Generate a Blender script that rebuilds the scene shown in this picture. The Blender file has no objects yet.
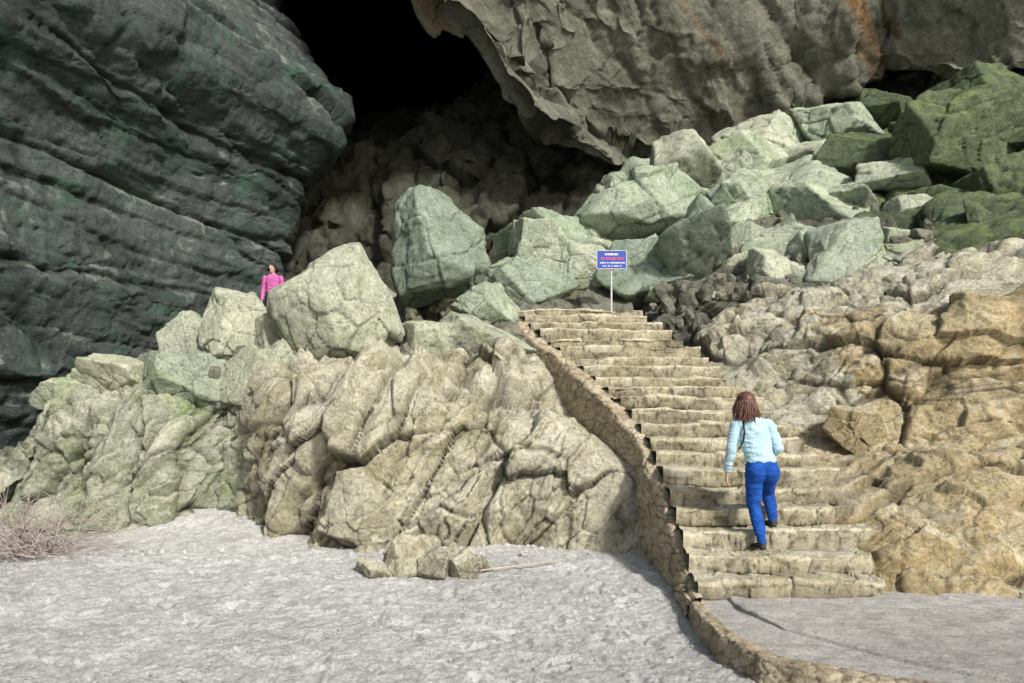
import bpy, bmesh, math, random
import numpy as np
from mathutils import Vector, Matrix, Euler, Quaternion
random.seed(7); rng=np.random.default_rng(11)
scene=bpy.context.scene

# ------------------------------------------------------------------ noise
def _h(ix,iy,iz,seed):
    h=(ix.astype(np.int64)*374761393+iy.astype(np.int64)*668265263+iz.astype(np.int64)*2147483647+seed*1274126177)&0xFFFFFFFF
    h=((h^(h>>13))*1274126177)&0xFFFFFFFF
    h=((h^(h>>16))*2246822519)&0xFFFFFFFF
    h=(h^(h>>15))&0xFFFFFF
    return h/float(0xFFFFFF)
def vnoise(P,seed=0):
    F=np.floor(P); f=P-F; F=F.astype(np.int64); w=f*f*f*(f*(f*6-15)+10)
    r=0
    for dx in (0,1):
        for dy in (0,1):
            for dz in (0,1):
                wt=(w[:,0] if dx else 1-w[:,0])*(w[:,1] if dy else 1-w[:,1])*(w[:,2] if dz else 1-w[:,2])
                r=r+wt*_h(F[:,0]+dx,F[:,1]+dy,F[:,2]+dz,seed)
    return r*2-1
R1=np.array(Euler((0.5,0.8,0.3)).to_matrix())
def fbm(P,seed=0,oct=4,ridge=False,gain=0.5):
    a=1;s=0;t=0;Q=P.copy()
    for o in range(oct):
        n=vnoise(Q,seed+o*17)
        if ridge: n=1-2*np.abs(n)
        s=s+a*n;t+=a;a*=gain;Q=(Q@R1)*2.03+3.1
    return s/t
def facet(P,seed=0,tilt=.35,step=.12):
    """planar facets: tangent planes of a smooth field taken at scattered cell centres"""
    F=np.floor(P).astype(np.int64)
    n=len(P);b1=np.full(n,9e9);b2=np.full(n,9e9);bd=np.zeros((n,3));bc=np.zeros((n,3),np.int64)
    for dx in (-1,0,1):
        for dy in (-1,0,1):
            for dz in (-1,0,1):
                cx=F[:,0]+dx;cy=F[:,1]+dy;cz=F[:,2]+dz
                C=np.stack([cx+_h(cx,cy,cz,seed),cy+_h(cx,cy,cz,seed+1),cz+_h(cx,cy,cz,seed+2)],1)
                D=P-C;d=(D*D).sum(1)
                m=d<b1
                b2=np.where(m,b1,np.minimum(b2,d))
                b1=np.where(m,d,b1)
                bd[m]=D[m];bc[m]=np.stack([cx,cy,cz],1)[m]
    C=(P-bd)*.55+7.3;e=.25
    f0=vnoise(C,seed+40)
    gr=np.stack([(vnoise(C+np.eye(3)[k]*e,seed+40)-f0)/e*.55 for k in range(3)],1)
    g=np.stack([_h(bc[:,0],bc[:,1],bc[:,2],seed+k)*2-1 for k in (5,6,7)],1)
    off=_h(bc[:,0],bc[:,1],bc[:,2],seed+9)*2-1
    return f0+((gr+tilt*g)*bd).sum(1)+off*step, np.sqrt(b2)-np.sqrt(b1)
def vecn(P,seed): return np.stack([fbm(P,seed+i*31,2) for i in range(3)],1)
def rotm(a,b,c): return np.array(Euler((a,b,c)).to_matrix())

# ------------------------------------------------------------------ mesh helpers
def link(ob,parent=None):
    scene.collection.objects.link(ob)
    if parent: ob.parent=parent
    return ob
def grid_mesh(name,G,mat,attr=None,flip=False,smooth=True,up=False):
    nu,nv=G.shape[:2]
    if up:
        flip=normals(G)[...,2].mean()<0
    V=G.reshape(-1,3)
    i=np.arange(nu-1)[:,None]*nv+np.arange(nv-1)[None,:]
    q=np.stack([i,i+nv,i+nv+1,i+1],-1).reshape(-1,4)
    if flip:q=q[:,::-1]
    return raw_mesh(name,V,q,mat,attr,smooth)
def raw_mesh(name,V,q,mat,attr=None,smooth=True):
    me=bpy.data.meshes.new(name)
    k=q.shape[1]
    me.vertices.add(len(V));me.vertices.foreach_set("co",np.ascontiguousarray(V,dtype=np.float32).ravel())
    me.loops.add(len(q)*k);me.loops.foreach_set("vertex_index",np.ascontiguousarray(q,dtype=np.int32).ravel())
    me.polygons.add(len(q));me.polygons.foreach_set("loop_start",np.arange(0,len(q)*k,k,dtype=np.int32))
    me.polygons.foreach_set("loop_total",np.full(len(q),k,np.int32))
    me.polygons.foreach_set("use_smooth",np.full(len(q),smooth))
    me.update(calc_edges=True);me.validate()
    if attr is not None:
        a=me.attributes.new("cav",'FLOAT','POINT');a.data.foreach_set("value",np.ascontiguousarray(attr,dtype=np.float32).ravel())
    if mat: me.materials.append(mat)
    return link(bpy.data.objects.new(name,me))
def smooth_ax(G,ax,k):
    if k<1:return G
    G=np.moveaxis(G,ax,0);n=G.shape[0]
    w=np.hanning(2*k+3)[1:-1];w/=w.sum()
    pa=G[0]+(G[0]-G[1])*np.arange(k,0,-1).reshape(-1,*([1]*(G.ndim-1)))
    pb=G[-1]+(G[-1]-G[-2])*np.arange(1,k+1).reshape(-1,*([1]*(G.ndim-1)))
    E=np.concatenate([pa,G,pb],0)
    out=sum(w[j]*E[j:j+n] for j in range(2*k+1))
    return np.moveaxis(out,0,ax)
def fit(r,n):
    r=list(np.atleast_1d(np.array(r,float)))
    return np.array((r+[r[-1]]*n)[:n])
def loft(S,ru,rv,sm=0.25):
    S=np.array(S,float);m,k=S.shape[:2]
    lv=np.linalg.norm(np.diff(S,axis=1),axis=2).mean(0)
    ru=fit(ru,m-1);rv=fit(rv,k-1)
    lu=np.linalg.norm(np.diff(S,axis=0),axis=2).mean(1)
    def par(l,r):
        t=[0.0]
        for i in range(len(l)):
            n=max(2,int(l[i]/r[i]));t+=list(i+np.arange(1,n+1)/n)
        return np.array(t)
    tu=par(lu,ru);tv=par(lv,rv)
    iu=np.minimum(tu.astype(int),m-2);fu=(tu-iu)[:,None,None]
    A=S[iu]*(1-fu)+S[iu+1]*fu
    iv=np.minimum(tv.astype(int),k-2);fv=(tv-iv)[None,:,None]
    G=A[:,iv]*(1-fv)+A[:,iv+1]*fv
    G=smooth_ax(G,0,int(sm*1.6/ru.min()));G=smooth_ax(G,1,int(sm/rv.min()))
    return G
def normals(G):
    a=np.gradient(G,axis=0);b=np.gradient(G,axis=1)
    n=np.cross(a,b);return n/(np.linalg.norm(n,axis=2,keepdims=True)+1e-9)

# ------------------------------------------------------------------ materials
class NT:
    def __init__(s,name):
        s.m=bpy.data.materials.new(name);s.m.use_nodes=True;s.t=s.m.node_tree;s.n=s.t.nodes;s.l=s.t.links
        s.b=s.n["Principled BSDF"]
        s.pos=s.n.new("ShaderNodeNewGeometry")
    def new(s,t,**k):
        n=s.n.new(t)
        for a,v in k.items(): setattr(n,a,v)
        return n
    def mapn(s,scale=(1,1,1),rot=(0,0,0),src=None):
        # rotate first, then scale, so that stretched patterns follow the rotated axes
        r=s.new("ShaderNodeMapping");r.inputs["Rotation"].default_value=rot
        s.l.new(src or s.pos.outputs["Position"],r.inputs[0])
        m=s.new("ShaderNodeMapping");m.inputs["Scale"].default_value=scale
        s.l.new(r.outputs[0],m.inputs[0]);return m.outputs[0]
    def noise(s,scale,detail=6,rough=.55,dist=0,vec=None):
        n=s.new("ShaderNodeTexNoise");n.inputs["Scale"].default_value=scale;n.inputs["Detail"].default_value=detail
        n.inputs["Roughness"].default_value=rough;n.inputs["Distortion"].default_value=dist
        s.l.new(vec or s.pos.outputs["Position"],n.inputs["Vector"]);return n.outputs["Fac"]
    def ramp(s,fac,stops):
        r=s.new("ShaderNodeValToRGB");e=r.color_ramp.elements
        while len(e)<len(stops):e.new(.5)
        for i,(p,c) in enumerate(stops):
            e[i].position=p;e[i].color=(*c,1) if isinstance(c,tuple) else (c,c,c,1)
        s.l.new(fac,r.inputs[0]);return r.outputs[0]
    def mix(s,f,a,b,mode='MIX'):
        m=s.new("ShaderNodeMix",data_type='RGBA',blend_type=mode)
        for sock,v in ((m.inputs[0],f),(m.inputs[6],a),(m.inputs[7],b)):
            if isinstance(v,(int,float)): sock.default_value=v if sock==m.inputs[0] else (v,v,v,1)
            elif isinstance(v,tuple): sock.default_value=(*v,1)
            else: s.l.new(v,sock)
        return m.outputs[2]
    def math(s,op,a,b=0):
        m=s.new("ShaderNodeMath",operation=op)
        for i,v in enumerate((a,b)):
            if isinstance(v,(int,float)): m.inputs[i].default_value=v
            else: s.l.new(v,m.inputs[i])
        return m.outputs[0]
    def bump(s,h,strength,dist,prev=None):
        b=s.new("ShaderNodeBump");b.inputs["Strength"].default_value=strength;b.inputs["Distance"].default_value=dist
        s.l.new(h,b.inputs["Height"])
        if prev: s.l.new(prev,b.inputs["Normal"])
        return b.outputs[0]
    def fin(s,col,nrm=None,rough=.85,spec=.25):
        if isinstance(col,tuple): s.b.inputs["Base Color"].default_value=(*col,1)
        else: s.l.new(col,s.b.inputs["Base Color"])
        if nrm: s.l.new(nrm,s.b.inputs["Normal"])
        s.b.inputs["Roughness"].default_value=rough;s.b.inputs["Specular IOR Level"].default_value=spec
        return s.m

def mulc(c,f): return tuple(v*f for v in c)
def rock_mat(name,cA,cB,cC,cav_shade,top=None,topamt=.5,strata=None,sb=(.4,.05),bs=1.0,rough=.85,veins=None,perobj=0.0,patch=None,cav_shade_amt=.75,gain=1.0):
    cA,cB,cC,cav_shade=[mulc(c,gain) for c in (cA,cB,cC,cav_shade)];top=mulc(top,gain) if top else None
    k=NT(name)
    n1=k.noise(.55,4,.6,.6);n2=k.noise(3.2,7,.72,.9);n3=k.noise(24,5,.78)
    c=k.ramp(n1,[(.36,cA),(.52,cB),(.66,cC)])
    c2=k.ramp(n2,[(.34,cC),(.5,cB),(.62,cA)])
    c=k.mix(.65,c,c2)
    if strata:
        rot,sc,dk=strata
        v=k.mapn(sc,rot);s1=k.noise(1,7,.7,.9,v)
        sr=k.ramp(s1,[(.35,.0),(.47,.5),(.5,.9),(.62,1.0)])
        c=k.mix(sr,k.mix(1,c,dk,'MULTIPLY'),c)
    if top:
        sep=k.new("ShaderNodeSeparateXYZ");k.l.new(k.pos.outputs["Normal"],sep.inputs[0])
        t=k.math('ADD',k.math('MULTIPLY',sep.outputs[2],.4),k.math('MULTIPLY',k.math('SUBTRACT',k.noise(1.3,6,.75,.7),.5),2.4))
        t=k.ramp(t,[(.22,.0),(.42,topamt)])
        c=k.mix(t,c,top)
    if patch:
        c=k.mix(k.ramp(k.noise(.8,6,.72,.5,k.mapn((1,1,1),(1,2,3))),[(.54,.0),(.66,.75)]),c,mulc(patch,gain))
    if veins:
        v=k.mapn(veins[0],veins[1]);s2=k.noise(1,5,.62,.3,v)
        c=k.mix(k.ramp(s2,[(.565,.0),(.62,.85)]),c,veins[2])
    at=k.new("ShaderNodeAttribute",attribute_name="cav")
    c=k.mix(k.ramp(k.math('ADD',at.outputs["Fac"],k.math('MULTIPLY',k.math('SUBTRACT',n2,.5),.6)),[(.22,.0),(.8,cav_shade_amt)]),c,cav_shade)  # crevices and undersides darkened: shade painted into the rock colour
    c=k.mix(.9,c,k.ramp(n3,[(.34,.5),(.5,1.0),(.68,1.25)]),'MULTIPLY')
    vor=k.new("ShaderNodeTexVoronoi",feature='DISTANCE_TO_EDGE');vor.inputs["Scale"].default_value=1.6
    nv=k.new("ShaderNodeTexNoise");nv.inputs["Scale"].default_value=1.4;nv.inputs["Detail"].default_value=5;nv.inputs["Roughness"].default_value=.7
    k.l.new(k.pos.outputs["Position"],nv.inputs["Vector"])
    vm=k.new("ShaderNodeVectorMath",operation='MULTIPLY_ADD');k.l.new(nv.outputs["Color"],vm.inputs[0]);vm.inputs[1].default_value=(1.6,1.6,1.6);k.l.new(k.pos.outputs["Position"],vm.inputs[2])
    k.l.new(vm.outputs[0],vor.inputs["Vector"])
    fis=k.ramp(vor.outputs["Distance"],[(.0,.0),(.022,1.0)])
    c=k.mix(.4,c,fis,'MULTIPLY')
    if perobj:
        oi=k.new("ShaderNodeObjectInfo")
        c=k.mix(perobj,c,k.ramp(oi.outputs["Random"],[(0,(.64,.72,.67)),(.35,(.97,1.0,.95)),(.7,(1.2,1.17,1.06)),(1,(.82,.92,.82))]),'MULTIPLY')
    nb=k.bump(k.noise(4.5,8,.74,.5),.95*bs,.09)
    nb=k.bump(n3,.8*bs,.016,nb)
    nb=k.bump(fis,.5,.02,nb)
    if strata: nb=k.bump(s1,sb[0],sb[1],nb)
    return k.fin(c,nb,rough)

M_ledge=rock_mat("limestone_tan",(.64,.61,.47),(.51,.49,.37),(.37,.36,.275),(.11,.10,.075),top=(.66,.64,.52),topamt=.65,strata=((.0,-.7,.4),(2.6,1.0,.5),(.70,.67,.56)),gain=.97)
M_green=rock_mat("limestone_greenish",(.49,.50,.39),(.41,.43,.33),(.30,.33,.25),(.10,.12,.07),top=(.59,.58,.47),topamt=.75,strata=((.9,.5,.2),(.5,.9,3.0),(.74,.77,.66)),patch=(.27,.37,.14),gain=.93)
M_bould=rock_mat("boulder_stone",(.51,.54,.45),(.38,.42,.35),(.24,.28,.23),(.07,.085,.06),top=(.55,.58,.46),topamt=.65,perobj=.95,patch=(.25,.34,.20),gain=1.0)
M_boulT=rock_mat("boulder_tan_stone",(.56,.575,.47),(.44,.46,.37),(.29,.315,.25),(.09,.10,.07),top=(.58,.605,.49),topamt=.6,perobj=.8,patch=(.35,.41,.24),gain=.97)
M_rub_shade=rock_mat("rubble_gap_shade_stone",(.40,.40,.31),(.28,.285,.22),(.18,.185,.145),(.05,.05,.035),patch=(.24,.20,.12),gain=.68)  # rubble stone darkened; shade of the gaps between boulders is in its colour
M_moss=rock_mat("boulder_mossy_stone",(.20,.24,.14),(.13,.16,.09),(.075,.095,.055),(.018,.024,.014),top=(.22,.27,.12),topamt=.8,perobj=.6,gain=.85)
M_right=rock_mat("limestone_brown",(.62,.51,.31),(.50,.415,.25),(.35,.295,.185),(.12,.10,.06),top=(.64,.57,.41),topamt=.8,strata=((.0,.2,.1),(.6,.6,2.5),(.76,.69,.55)),patch=(.42,.37,.23),gain=.93)
M_wallL=rock_mat("cave_wall_dark_stone",(.165,.195,.183),(.115,.138,.132),(.07,.088,.085),(.02,.025,.025),top=(.36,.38,.34),topamt=.7,strata=((.0,-.14,.0),(.08,.08,.8),(.45,.52,.50)),sb=(.7,.16),bs=1.1,rough=.7,patch=(.085,.18,.13),cav_shade_amt=.7,gain=.78)
M_over=rock_mat("cave_overhang_stone",(.36,.365,.285),(.27,.275,.215),(.17,.18,.145),(.05,.054,.042),bs=1.4,strata=((.0,.68,.0),(1.6,.10,.12),(.66,.67,.62)),sb=(.5,.10),veins=((.50,.03,.05),(0.0,0.68,0.0),(.29,.16,.07)),cav_shade_amt=.6,gain=.86)
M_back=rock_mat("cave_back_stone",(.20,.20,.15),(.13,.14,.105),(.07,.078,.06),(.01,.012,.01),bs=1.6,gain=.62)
M_void=rock_mat("cave_void_darkness",(.02,.02,.02),(.014,.014,.014),(.01,.01,.01),(.006,.006,.006))  # near-black rock: darkness of the deep hollow put into the colour

def m_sand(name,a,b,c_):
    k=NT(name)
    n1=k.noise(.7,5,.6,.4);n2=k.noise(6,7,.78,.4);n3=k.noise(42,5,.82)
    c=k.ramp(n1,[(.35,a),(.5,b),(.66,c_)])
    c=k.mix(.8,c,k.ramp(n2,[(.36,.66),(.5,1.0),(.64,1.16)]),'MULTIPLY')
    c=k.mix(.95,c,k.ramp(n3,[(.36,.42),(.47,.95),(.68,1.2)]),'MULTIPLY')
    nb=k.bump(k.noise(11,8,.78,.3),1.0,.05)
    nb=k.bump(n3,1.0,.018,nb)
    return k.fin(c,nb,.95,.12)
M_sand=m_sand("sandy_ground",(.62,.62,.60),(.70,.70,.68),(.78,.78,.76))
M_pave=m_sand("landing_concrete",(.60,.58,.54),(.68,.66,.615),(.75,.73,.69))
def m_step():
    k=NT("step_stone")
    n1=k.noise(1.8,7,.74,.5);n3=k.noise(34,5,.8)
    c=k.ramp(n1,[(.36,(.40,.355,.24)),(.5,(.55,.505,.36)),(.62,(.68,.635,.50))])
    v=k.new("ShaderNodeTexVoronoi",feature='DISTANCE_TO_EDGE');v.inputs["Scale"].default_value=1
    k.l.new(k.mapn((2.4,3.0,5)),v.inputs["Vector"])
    c=k.mix(.35,c,k.ramp(v.outputs["Distance"],[(.0,.5),(.035,1.0)]),'MULTIPLY')
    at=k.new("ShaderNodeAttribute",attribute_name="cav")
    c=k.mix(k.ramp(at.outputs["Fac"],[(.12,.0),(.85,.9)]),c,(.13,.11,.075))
    c=k.mix(.9,c,k.ramp(n3,[(.34,.5),(.5,1.0),(.7,1.22)]),'MULTIPLY')
    nb=k.bump(k.noise(8,8,.75),.9,.05);nb=k.bump(n3,.7,.012,nb)
    return k.fin(c,nb,.88,.2)
M_step=m_step()
def m_masonry():
    k=NT("rubble_masonry")
    n1=k.noise(5,6,.7);n3=k.noise(40,4,.75)
    c=k.ramp(n1,[(.33,(.28,.22,.145)),(.5,(.43,.36,.25)),(.66,(.56,.49,.36))])
    at=k.new("ShaderNodeAttribute",attribute_name="cav")
    c=k.mix(k.ramp(at.outputs["Fac"],[(.3,.0),(.9,.8)]),c,(.15,.125,.09))
    c=k.mix(.85,c,k.ramp(n3,[(.33,.55),(.5,1.0),(.7,1.2)]),'MULTIPLY')
    nb=k.bump(k.noise(12,7,.72),.9,.035)
    return k.fin(c,nb,.9,.2)
M_mas=m_masonry()
def simple(name,col,rough=.7,var=.25,sc=30,bump=.2,bd=.004,spec=.3):
    k=NT(name);n=k.noise(sc,5,.6)
    c=k.mix(1,col,k.ramp(n,[(.3,1-var),(.7,1+var)]),'MULTIPLY')
    return k.fin(c,k.bump(n,bump,bd),rough,spec)

# ------------------------------------------------------------------ stairs geometry functions
N=21;RUN=.358;RISE=.18;Y0=6.77
def xl(y): return np.interp(y,[6.0,6.77,8.2,9.2,9.9,10.7,11.8,12.86,13.9,15.2],[1.69,1.69,1.75,1.74,1.66,1.40,.94,.48,.10,-.1])
def xr(y): return np.interp(y,[6.0,6.77,7.8,8.6,9.6,10.7,11.8,12.86,13.9,15.2],[3.18,3.2,3.40,3.50,3.50,3.30,2.98,2.65,2.35,2.2])
def slope_z(y): return RISE*np.clip((y-Y0)/RUN,0,N)

# ------------------------------------------------------------------ ground
def floor_z(x,y):
    t=np.clip((y-5.6)/3.4,0,1);t=t*t*(3-2*t)
    return -.17+.17*t+.0*x
xs=np.unique(np.concatenate([np.linspace(-60,-9,30),np.linspace(-9,4,760),np.linspace(4,60,40)]))
ys=np.unique(np.concatenate([np.linspace(-60,2.5,30),np.linspace(2.5,4.3,20),np.linspace(4.3,11.5,480),np.linspace(11.5,70,40)]))
X,Y=np.meshgrid(xs,ys,indexing='ij')
P=np.stack([X,Y,np.zeros_like(X)],-1).reshape(-1,3)
Z=floor_z(P[:,0],P[:,1])+.03*fbm(P*.8,3,3)+.018*fbm(P*3.3,5,3)
pit=fbm(P*6.5+.3*vecn(P*3,61),8,3);Z+=.024*np.clip(pit,-.5,.25)+.016*fbm(P*15,18,3,ridge=True)
hum=np.clip((P[:,1]-9.4)/2.2,0,1)*np.clip((P[:,0]+8)/3,0,1)*np.clip((-2.5-P[:,0])/1,0,1)
Z+=hum*.45
Z-=.25*np.clip((P[:,0]-1.75)/.3,0,1)*np.clip((9-P[:,1])/1,0,1)
fr=np.random.default_rng(5)
for _ in range(220):
    fx,fy,a=fr.uniform(-6.5,1.2),fr.uniform(4.4,9),fr.uniform(0,6.28)
    ca,sa=math.cos(a),math.sin(a);m=(abs(P[:,0]-fx)<.3)&(abs(P[:,1]-fy)<.3)
    u=(P[m,0]-fx)*ca+(P[m,1]-fy)*sa;v=-(P[m,0]-fx)*sa+(P[m,1]-fy)*ca
    r=(u/.14)**2+(v/.055)**2;Z[m]+=-.026*np.exp(-r**2)+.011*np.exp(-(np.sqrt(r)-1.4)**2*8)
P[:,2]=Z
grid_mesh("ground",P.reshape(X.shape+(3,)),M_sand,flip=False)

# ------------------------------------------------------------------ rock ledges (lofts)
def rough_rock(G,sgn,amp,seed,aniso=(1,1,1),rot=(0,0,0),mask=None,sizes=(1.1,.42,.15),w=(.30,.13,.045),fine=.03,bias=0,fold=None):
    sh=G.shape;Nn=(normals(G)*sgn).reshape(-1,3);P=G.reshape(-1,3)
    A=(P@rotm(*rot))*np.array(aniso)
    A=A+.14*vecn(P*1.3,seed)+.03*vecn(P*5,seed+50)
    d=np.zeros(len(P));cav=np.zeros(len(P))
    for i,(s,ww) in enumerate(zip(sizes,w)):
        f,c=facet(A/s,seed+100*i)
        d+=ww*f
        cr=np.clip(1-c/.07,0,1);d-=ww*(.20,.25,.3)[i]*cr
        cav+=cr*(.5,.35,.15)[i]
    if fold:
        fa,fr_,fan=fold
        B_=(P@rotm(*fr_))*np.array(fan)+.25*vecn(P*1.2,seed+5)
        n=fbm(B_,seed+66,3)
        rd=np.abs(n)*2.2;rd=np.minimum(rd,1)
        d+=fa*(rd**.6-.65);cav+=np.clip(.35-rd,0,1)*1.3
    d+=fine*fbm(P*5,seed+7,4,ridge=True)
    cav+=np.clip(-d/(w[0]+w[1])-.15,0,1)*.4
    m=np.ones(len(P)) if mask is None else mask(P)
    P2=P+Nn*((d-bias)*amp*m)[:,None]
    return P2.reshape(sh),np.clip(cav,0,1)

LS=[]
for (x,yf,h,z11,z12,z13,z16,z20) in [
 (-11.5,11.2,.2,.2,.3,.5,.8,1.5),(-8.3,11.2,.3,.3,.6,.9,1.2,2),(-7.3,10.9,1.3,1.6,1.9,1.9,2,2),(-6.8,10.6,1.75,1.85,2.0,2.1,2.2,2.2),(-6,10.5,1.85,1.95,2.2,2.4,2.5,2.5),
 (-4.9,10.5,1.85,1.95,2.4,2.7,3,3),(-4.35,11.1,1.45,1.8,2.6,3.0,3.4,3.5),(-3.95,10.6,1.7,2.1,2.7,3.2,3.8,4),
 (-3.4,9.95,2.25,2.4,2.7,3.2,4,4.2),(-2.6,9.65,2.25,2.4,2.7,3.4,4.3,4.5),(-1.3,9.65,2.1,2.3,2.7,3.5,4.8,5),(-.2,9.55,1.9,2.15,2.8,3.5,5,5.5),
 (.7,9.45,1.5,1.8,2.4,3.3,5,6),(1.6,9.1,1.05,1.4,2.1,3.1,5,6),(2.4,9.3,.8,1.3,2.0,3.0,5,7)]:
    LS.append([(x,yf-.3,-.5),(x,yf,0),(x,yf+.14,.45*h),(x,yf+.34,.85*h),(x,yf+.7,h),(x,11.4,z11),(x,12.1,z12),(x,13.5,z13),(x,16,z16),(x,20,z20)])
GL=loft(LS,[.06,.03]+[.020]*12,[.03,.018,.018,.018,.025,.03,.05,.08,.1],.1)
def maskL(P):
    d=np.maximum(xl(P[:,1])-.22-P[:,0],0)
    return np.clip(.12+d/.9,0,1)
s=1 if normals(GL)[GL.shape[0]//2,GL.shape[1]-5,2]>0 else -1
GLd,cv=rough_rock(GL,s,1.0,21,aniso=(1.3,.9,.5),rot=(.2,.6,0.1),mask=maskL,sizes=(.9,.34,.13),w=(.42,.17,.045),fine=.03,bias=.0,fold=(.34,(.15,.55,.1),(1.5,.7,.36)))
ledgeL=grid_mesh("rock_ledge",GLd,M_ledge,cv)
ledgeL.data.materials.append(M_green)
ledgeL.data.materials.append(M_rub_shade)  # ground under the boulders painted dark, as gap shade
cen=np.zeros(len(ledgeL.data.polygons)*3);ledgeL.data.polygons.foreach_get("center",cen);cen=cen.reshape(-1,3)
nn=fbm(cen*1.2,77,3)
mi=np.where(cen[:,0]+.5*nn< -4.15,1,0);mi=np.where(cen[:,1]+.5*nn>12.9,2,mi)
ledgeL.data.polygons.foreach_set("material_index",mi.astype(np.int32))

RS=[]
for x,rows in [
 (2.6,[(7.3,-.5),(7.6,-.1),(8.2,.35),(9,.7),(10,1.2),(10.8,1.6),(12,2.2),(13.9,3.2),(15.5,4.6),(19,7.2),(24,8.5)]),
 (3.3,[(6.6,-.5),(6.9,-.05),(7.6,.30),(8.6,.75),(9.8,1.3),(10.6,1.8),(11.8,2.55),(13.2,3.35),(15.5,4.8),(19,7.4),(24,8.7)]),
 (3.75,[(6.5,-.5),(6.85,0),(7.6,.45),(8.6,.9),(9.8,1.35),(10.5,1.95),(11.5,2.75),(12.8,3.35),(15.5,4.9),(19,7.5),(24,9)]),
 (4.3,[(6.4,-.5),(6.8,0),(7.6,.6),(8.4,1.0),(9.6,1.25),(10.3,1.95),(10.9,2.7),(12.2,3.3),(15.5,4.9),(19,7.6),(24,9)]),
 (5.3,[(6.4,-.5),(6.8,0),(7.6,.75),(8.3,1.15),(9.5,1.3),(9.95,2.1),(10.25,2.85),(11.5,3.4),(15.2,4.9),(19,7.8),(24,9.5)]),
 (6.3,[(6.4,-.5),(6.8,0),(7.6,.8),(8.3,1.2),(9.3,1.35),(9.7,2.2),(10,3.1),(11,3.65),(14.6,4.9),(19,8),(24,9.5)]),
 (8.0,[(6.4,-.5),(6.8,0),(7.6,.8),(8.3,1.3),(9.1,1.5),(9.5,2.5),(9.8,3.5),(10.9,4.1),(14.2,5.5),(19,8.4),(24,10)]),
 (14,[(6.4,-.5),(6.8,0),(7.6,.8),(8.3,1.3),(8.9,1.8),(9.2,3),(9.5,4.2),(10.6,5.2),(15,8.0),(19,10),(24,12)])]:
    RS.append([(x,y,z) for y,z in rows])
GR=loft(RS,[.022]*5+[.06,.15],[.03,.02,.02,.024,.02,.02,.024,.05,.09,.12],.16)
s=1 if normals(GR)[40,GR.shape[1]-5,2]>0 else -1
def maskR(P):
    d=np.maximum(P[:,0]-xr(P[:,1])-.02,0);d=np.where(P[:,1]>14.5,1,d)
    return np.clip(.2+d/.7,0,1)
GRd,cv=rough_rock(GR,s,1.0,58,aniso=(.6,.85,1.3),rot=(.1,-.15,0.1),mask=maskR,sizes=(1.3,.45,.15),w=(.36,.14,.04),fine=.035,bias=.03,fold=(.13,(.1,-.3,.1),(.7,.8,1.3)))
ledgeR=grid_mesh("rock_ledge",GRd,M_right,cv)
ledgeR.data.materials.append(M_rub_shade);ledgeR.data.materials.append(M_moss);ledgeR.data.materials.append(M_ledge)
cen=np.zeros(len(ledgeR.data.polygons)*3);ledgeR.data.polygons.foreach_get("center",cen);cen=cen.reshape(-1,3)
nn=fbm(cen*1.0,79,3)
mi=np.where(cen[:,1]+.6*nn>13.2,1,0);mi=np.where((cen[:,1]+.6*nn>11.9)&(cen[:,0]+nn>7.4),2,mi)
mi=np.where((mi==0)&((cen[:,0]+.8*nn<4.5)|(cen[:,2]+.5*nn>3.3))&(cen[:,1]>10.1),3,mi)
ledgeR.data.polygons.foreach_set("material_index",mi.astype(np.int32))

# ------------------------------------------------------------------ boulders
_ico={}
def ico(l):
    if l not in _ico:
        bm=bmesh.new();bmesh.ops.create_icosphere(bm,subdivisions=l,radius=1)
        V=np.array([v.co[:] for v in bm.verts]);F=np.array([[v.index for v in f.verts] for f in bm.faces]);bm.free()
        _ico[l]=(V/np.linalg.norm(V,axis=1,keepdims=True),F)
    return _ico[l]
def boulder_verts(size,seed,level=6,rough=1.0,planes=None):
    V,F=ico(level);r=np.random.default_rng(seed)
    if planes is None:
        n=r.normal(size=(400,3));n/=np.linalg.norm(n,axis=1,keepdims=True)
        keep=[n[0]]
        for q in n[1:]:
            if max(np.dot(q,k) for k in keep)<.56: keep.append(q)
        n=np.array(keep);d=r.uniform(.58,.98,len(n))
        S=np.array(size)/2/.85
    else:
        n,d=planes;S=np.ones(3)
    c=V@n.T;rad=np.where(c>.03,d/np.maximum(c,.03),99)
    rad=np.minimum(rad,99 if planes is not None else 1.5)
    rad=np.sort(rad,axis=1);r1=rad[:,0];r2=rad[:,1];sc=max(size)/2
    rs=1 if planes is None else sc
    kk=.014*rs;h=np.clip(.5+.5*(r2-r1)/kk,0,1);rr=r2*(1-h)+r1*h-kk*h*(1-h)
    P=V*rr[:,None]*S
    Q=P+seed*3.7
    f1,c1=facet(Q/(.5*sc)+.1*vecn(Q*1.5,seed),seed%97)
    f2,c2=facet(Q/(.2*sc),seed%89+3)
    edge=np.clip(.02/((r2-r1)/rs+.02)-.4,0,1)
    dd=(.09*f1+.03*f2-.03*np.clip(1-c1/.06,0,1)-.07*edge*np.clip(fbm(Q*3/sc,seed%37,2)+.3,0,1)+.016*fbm(Q*5,seed%31,4,ridge=True))*sc*rough
    P=P+V*dd[:,None]
    cav=np.clip(1-c1/.06,0,1)*.55+np.clip(1-c2/.06,0,1)*.2+np.clip(-V[:,2]-.1,0,1)*.6  # last term darkens the underside, painted shade
    return P,F,cav
def boulder(loc,size,seed,mat,rot=(0,0,0),level=6,name="boulder",planes=None):
    P,F,cav=boulder_verts(size,seed,level,planes=planes)
    P=P@rotm(*rot).T
    ob=raw_mesh(name,P,F,mat,cav);ob.location=loc;return ob
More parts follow.
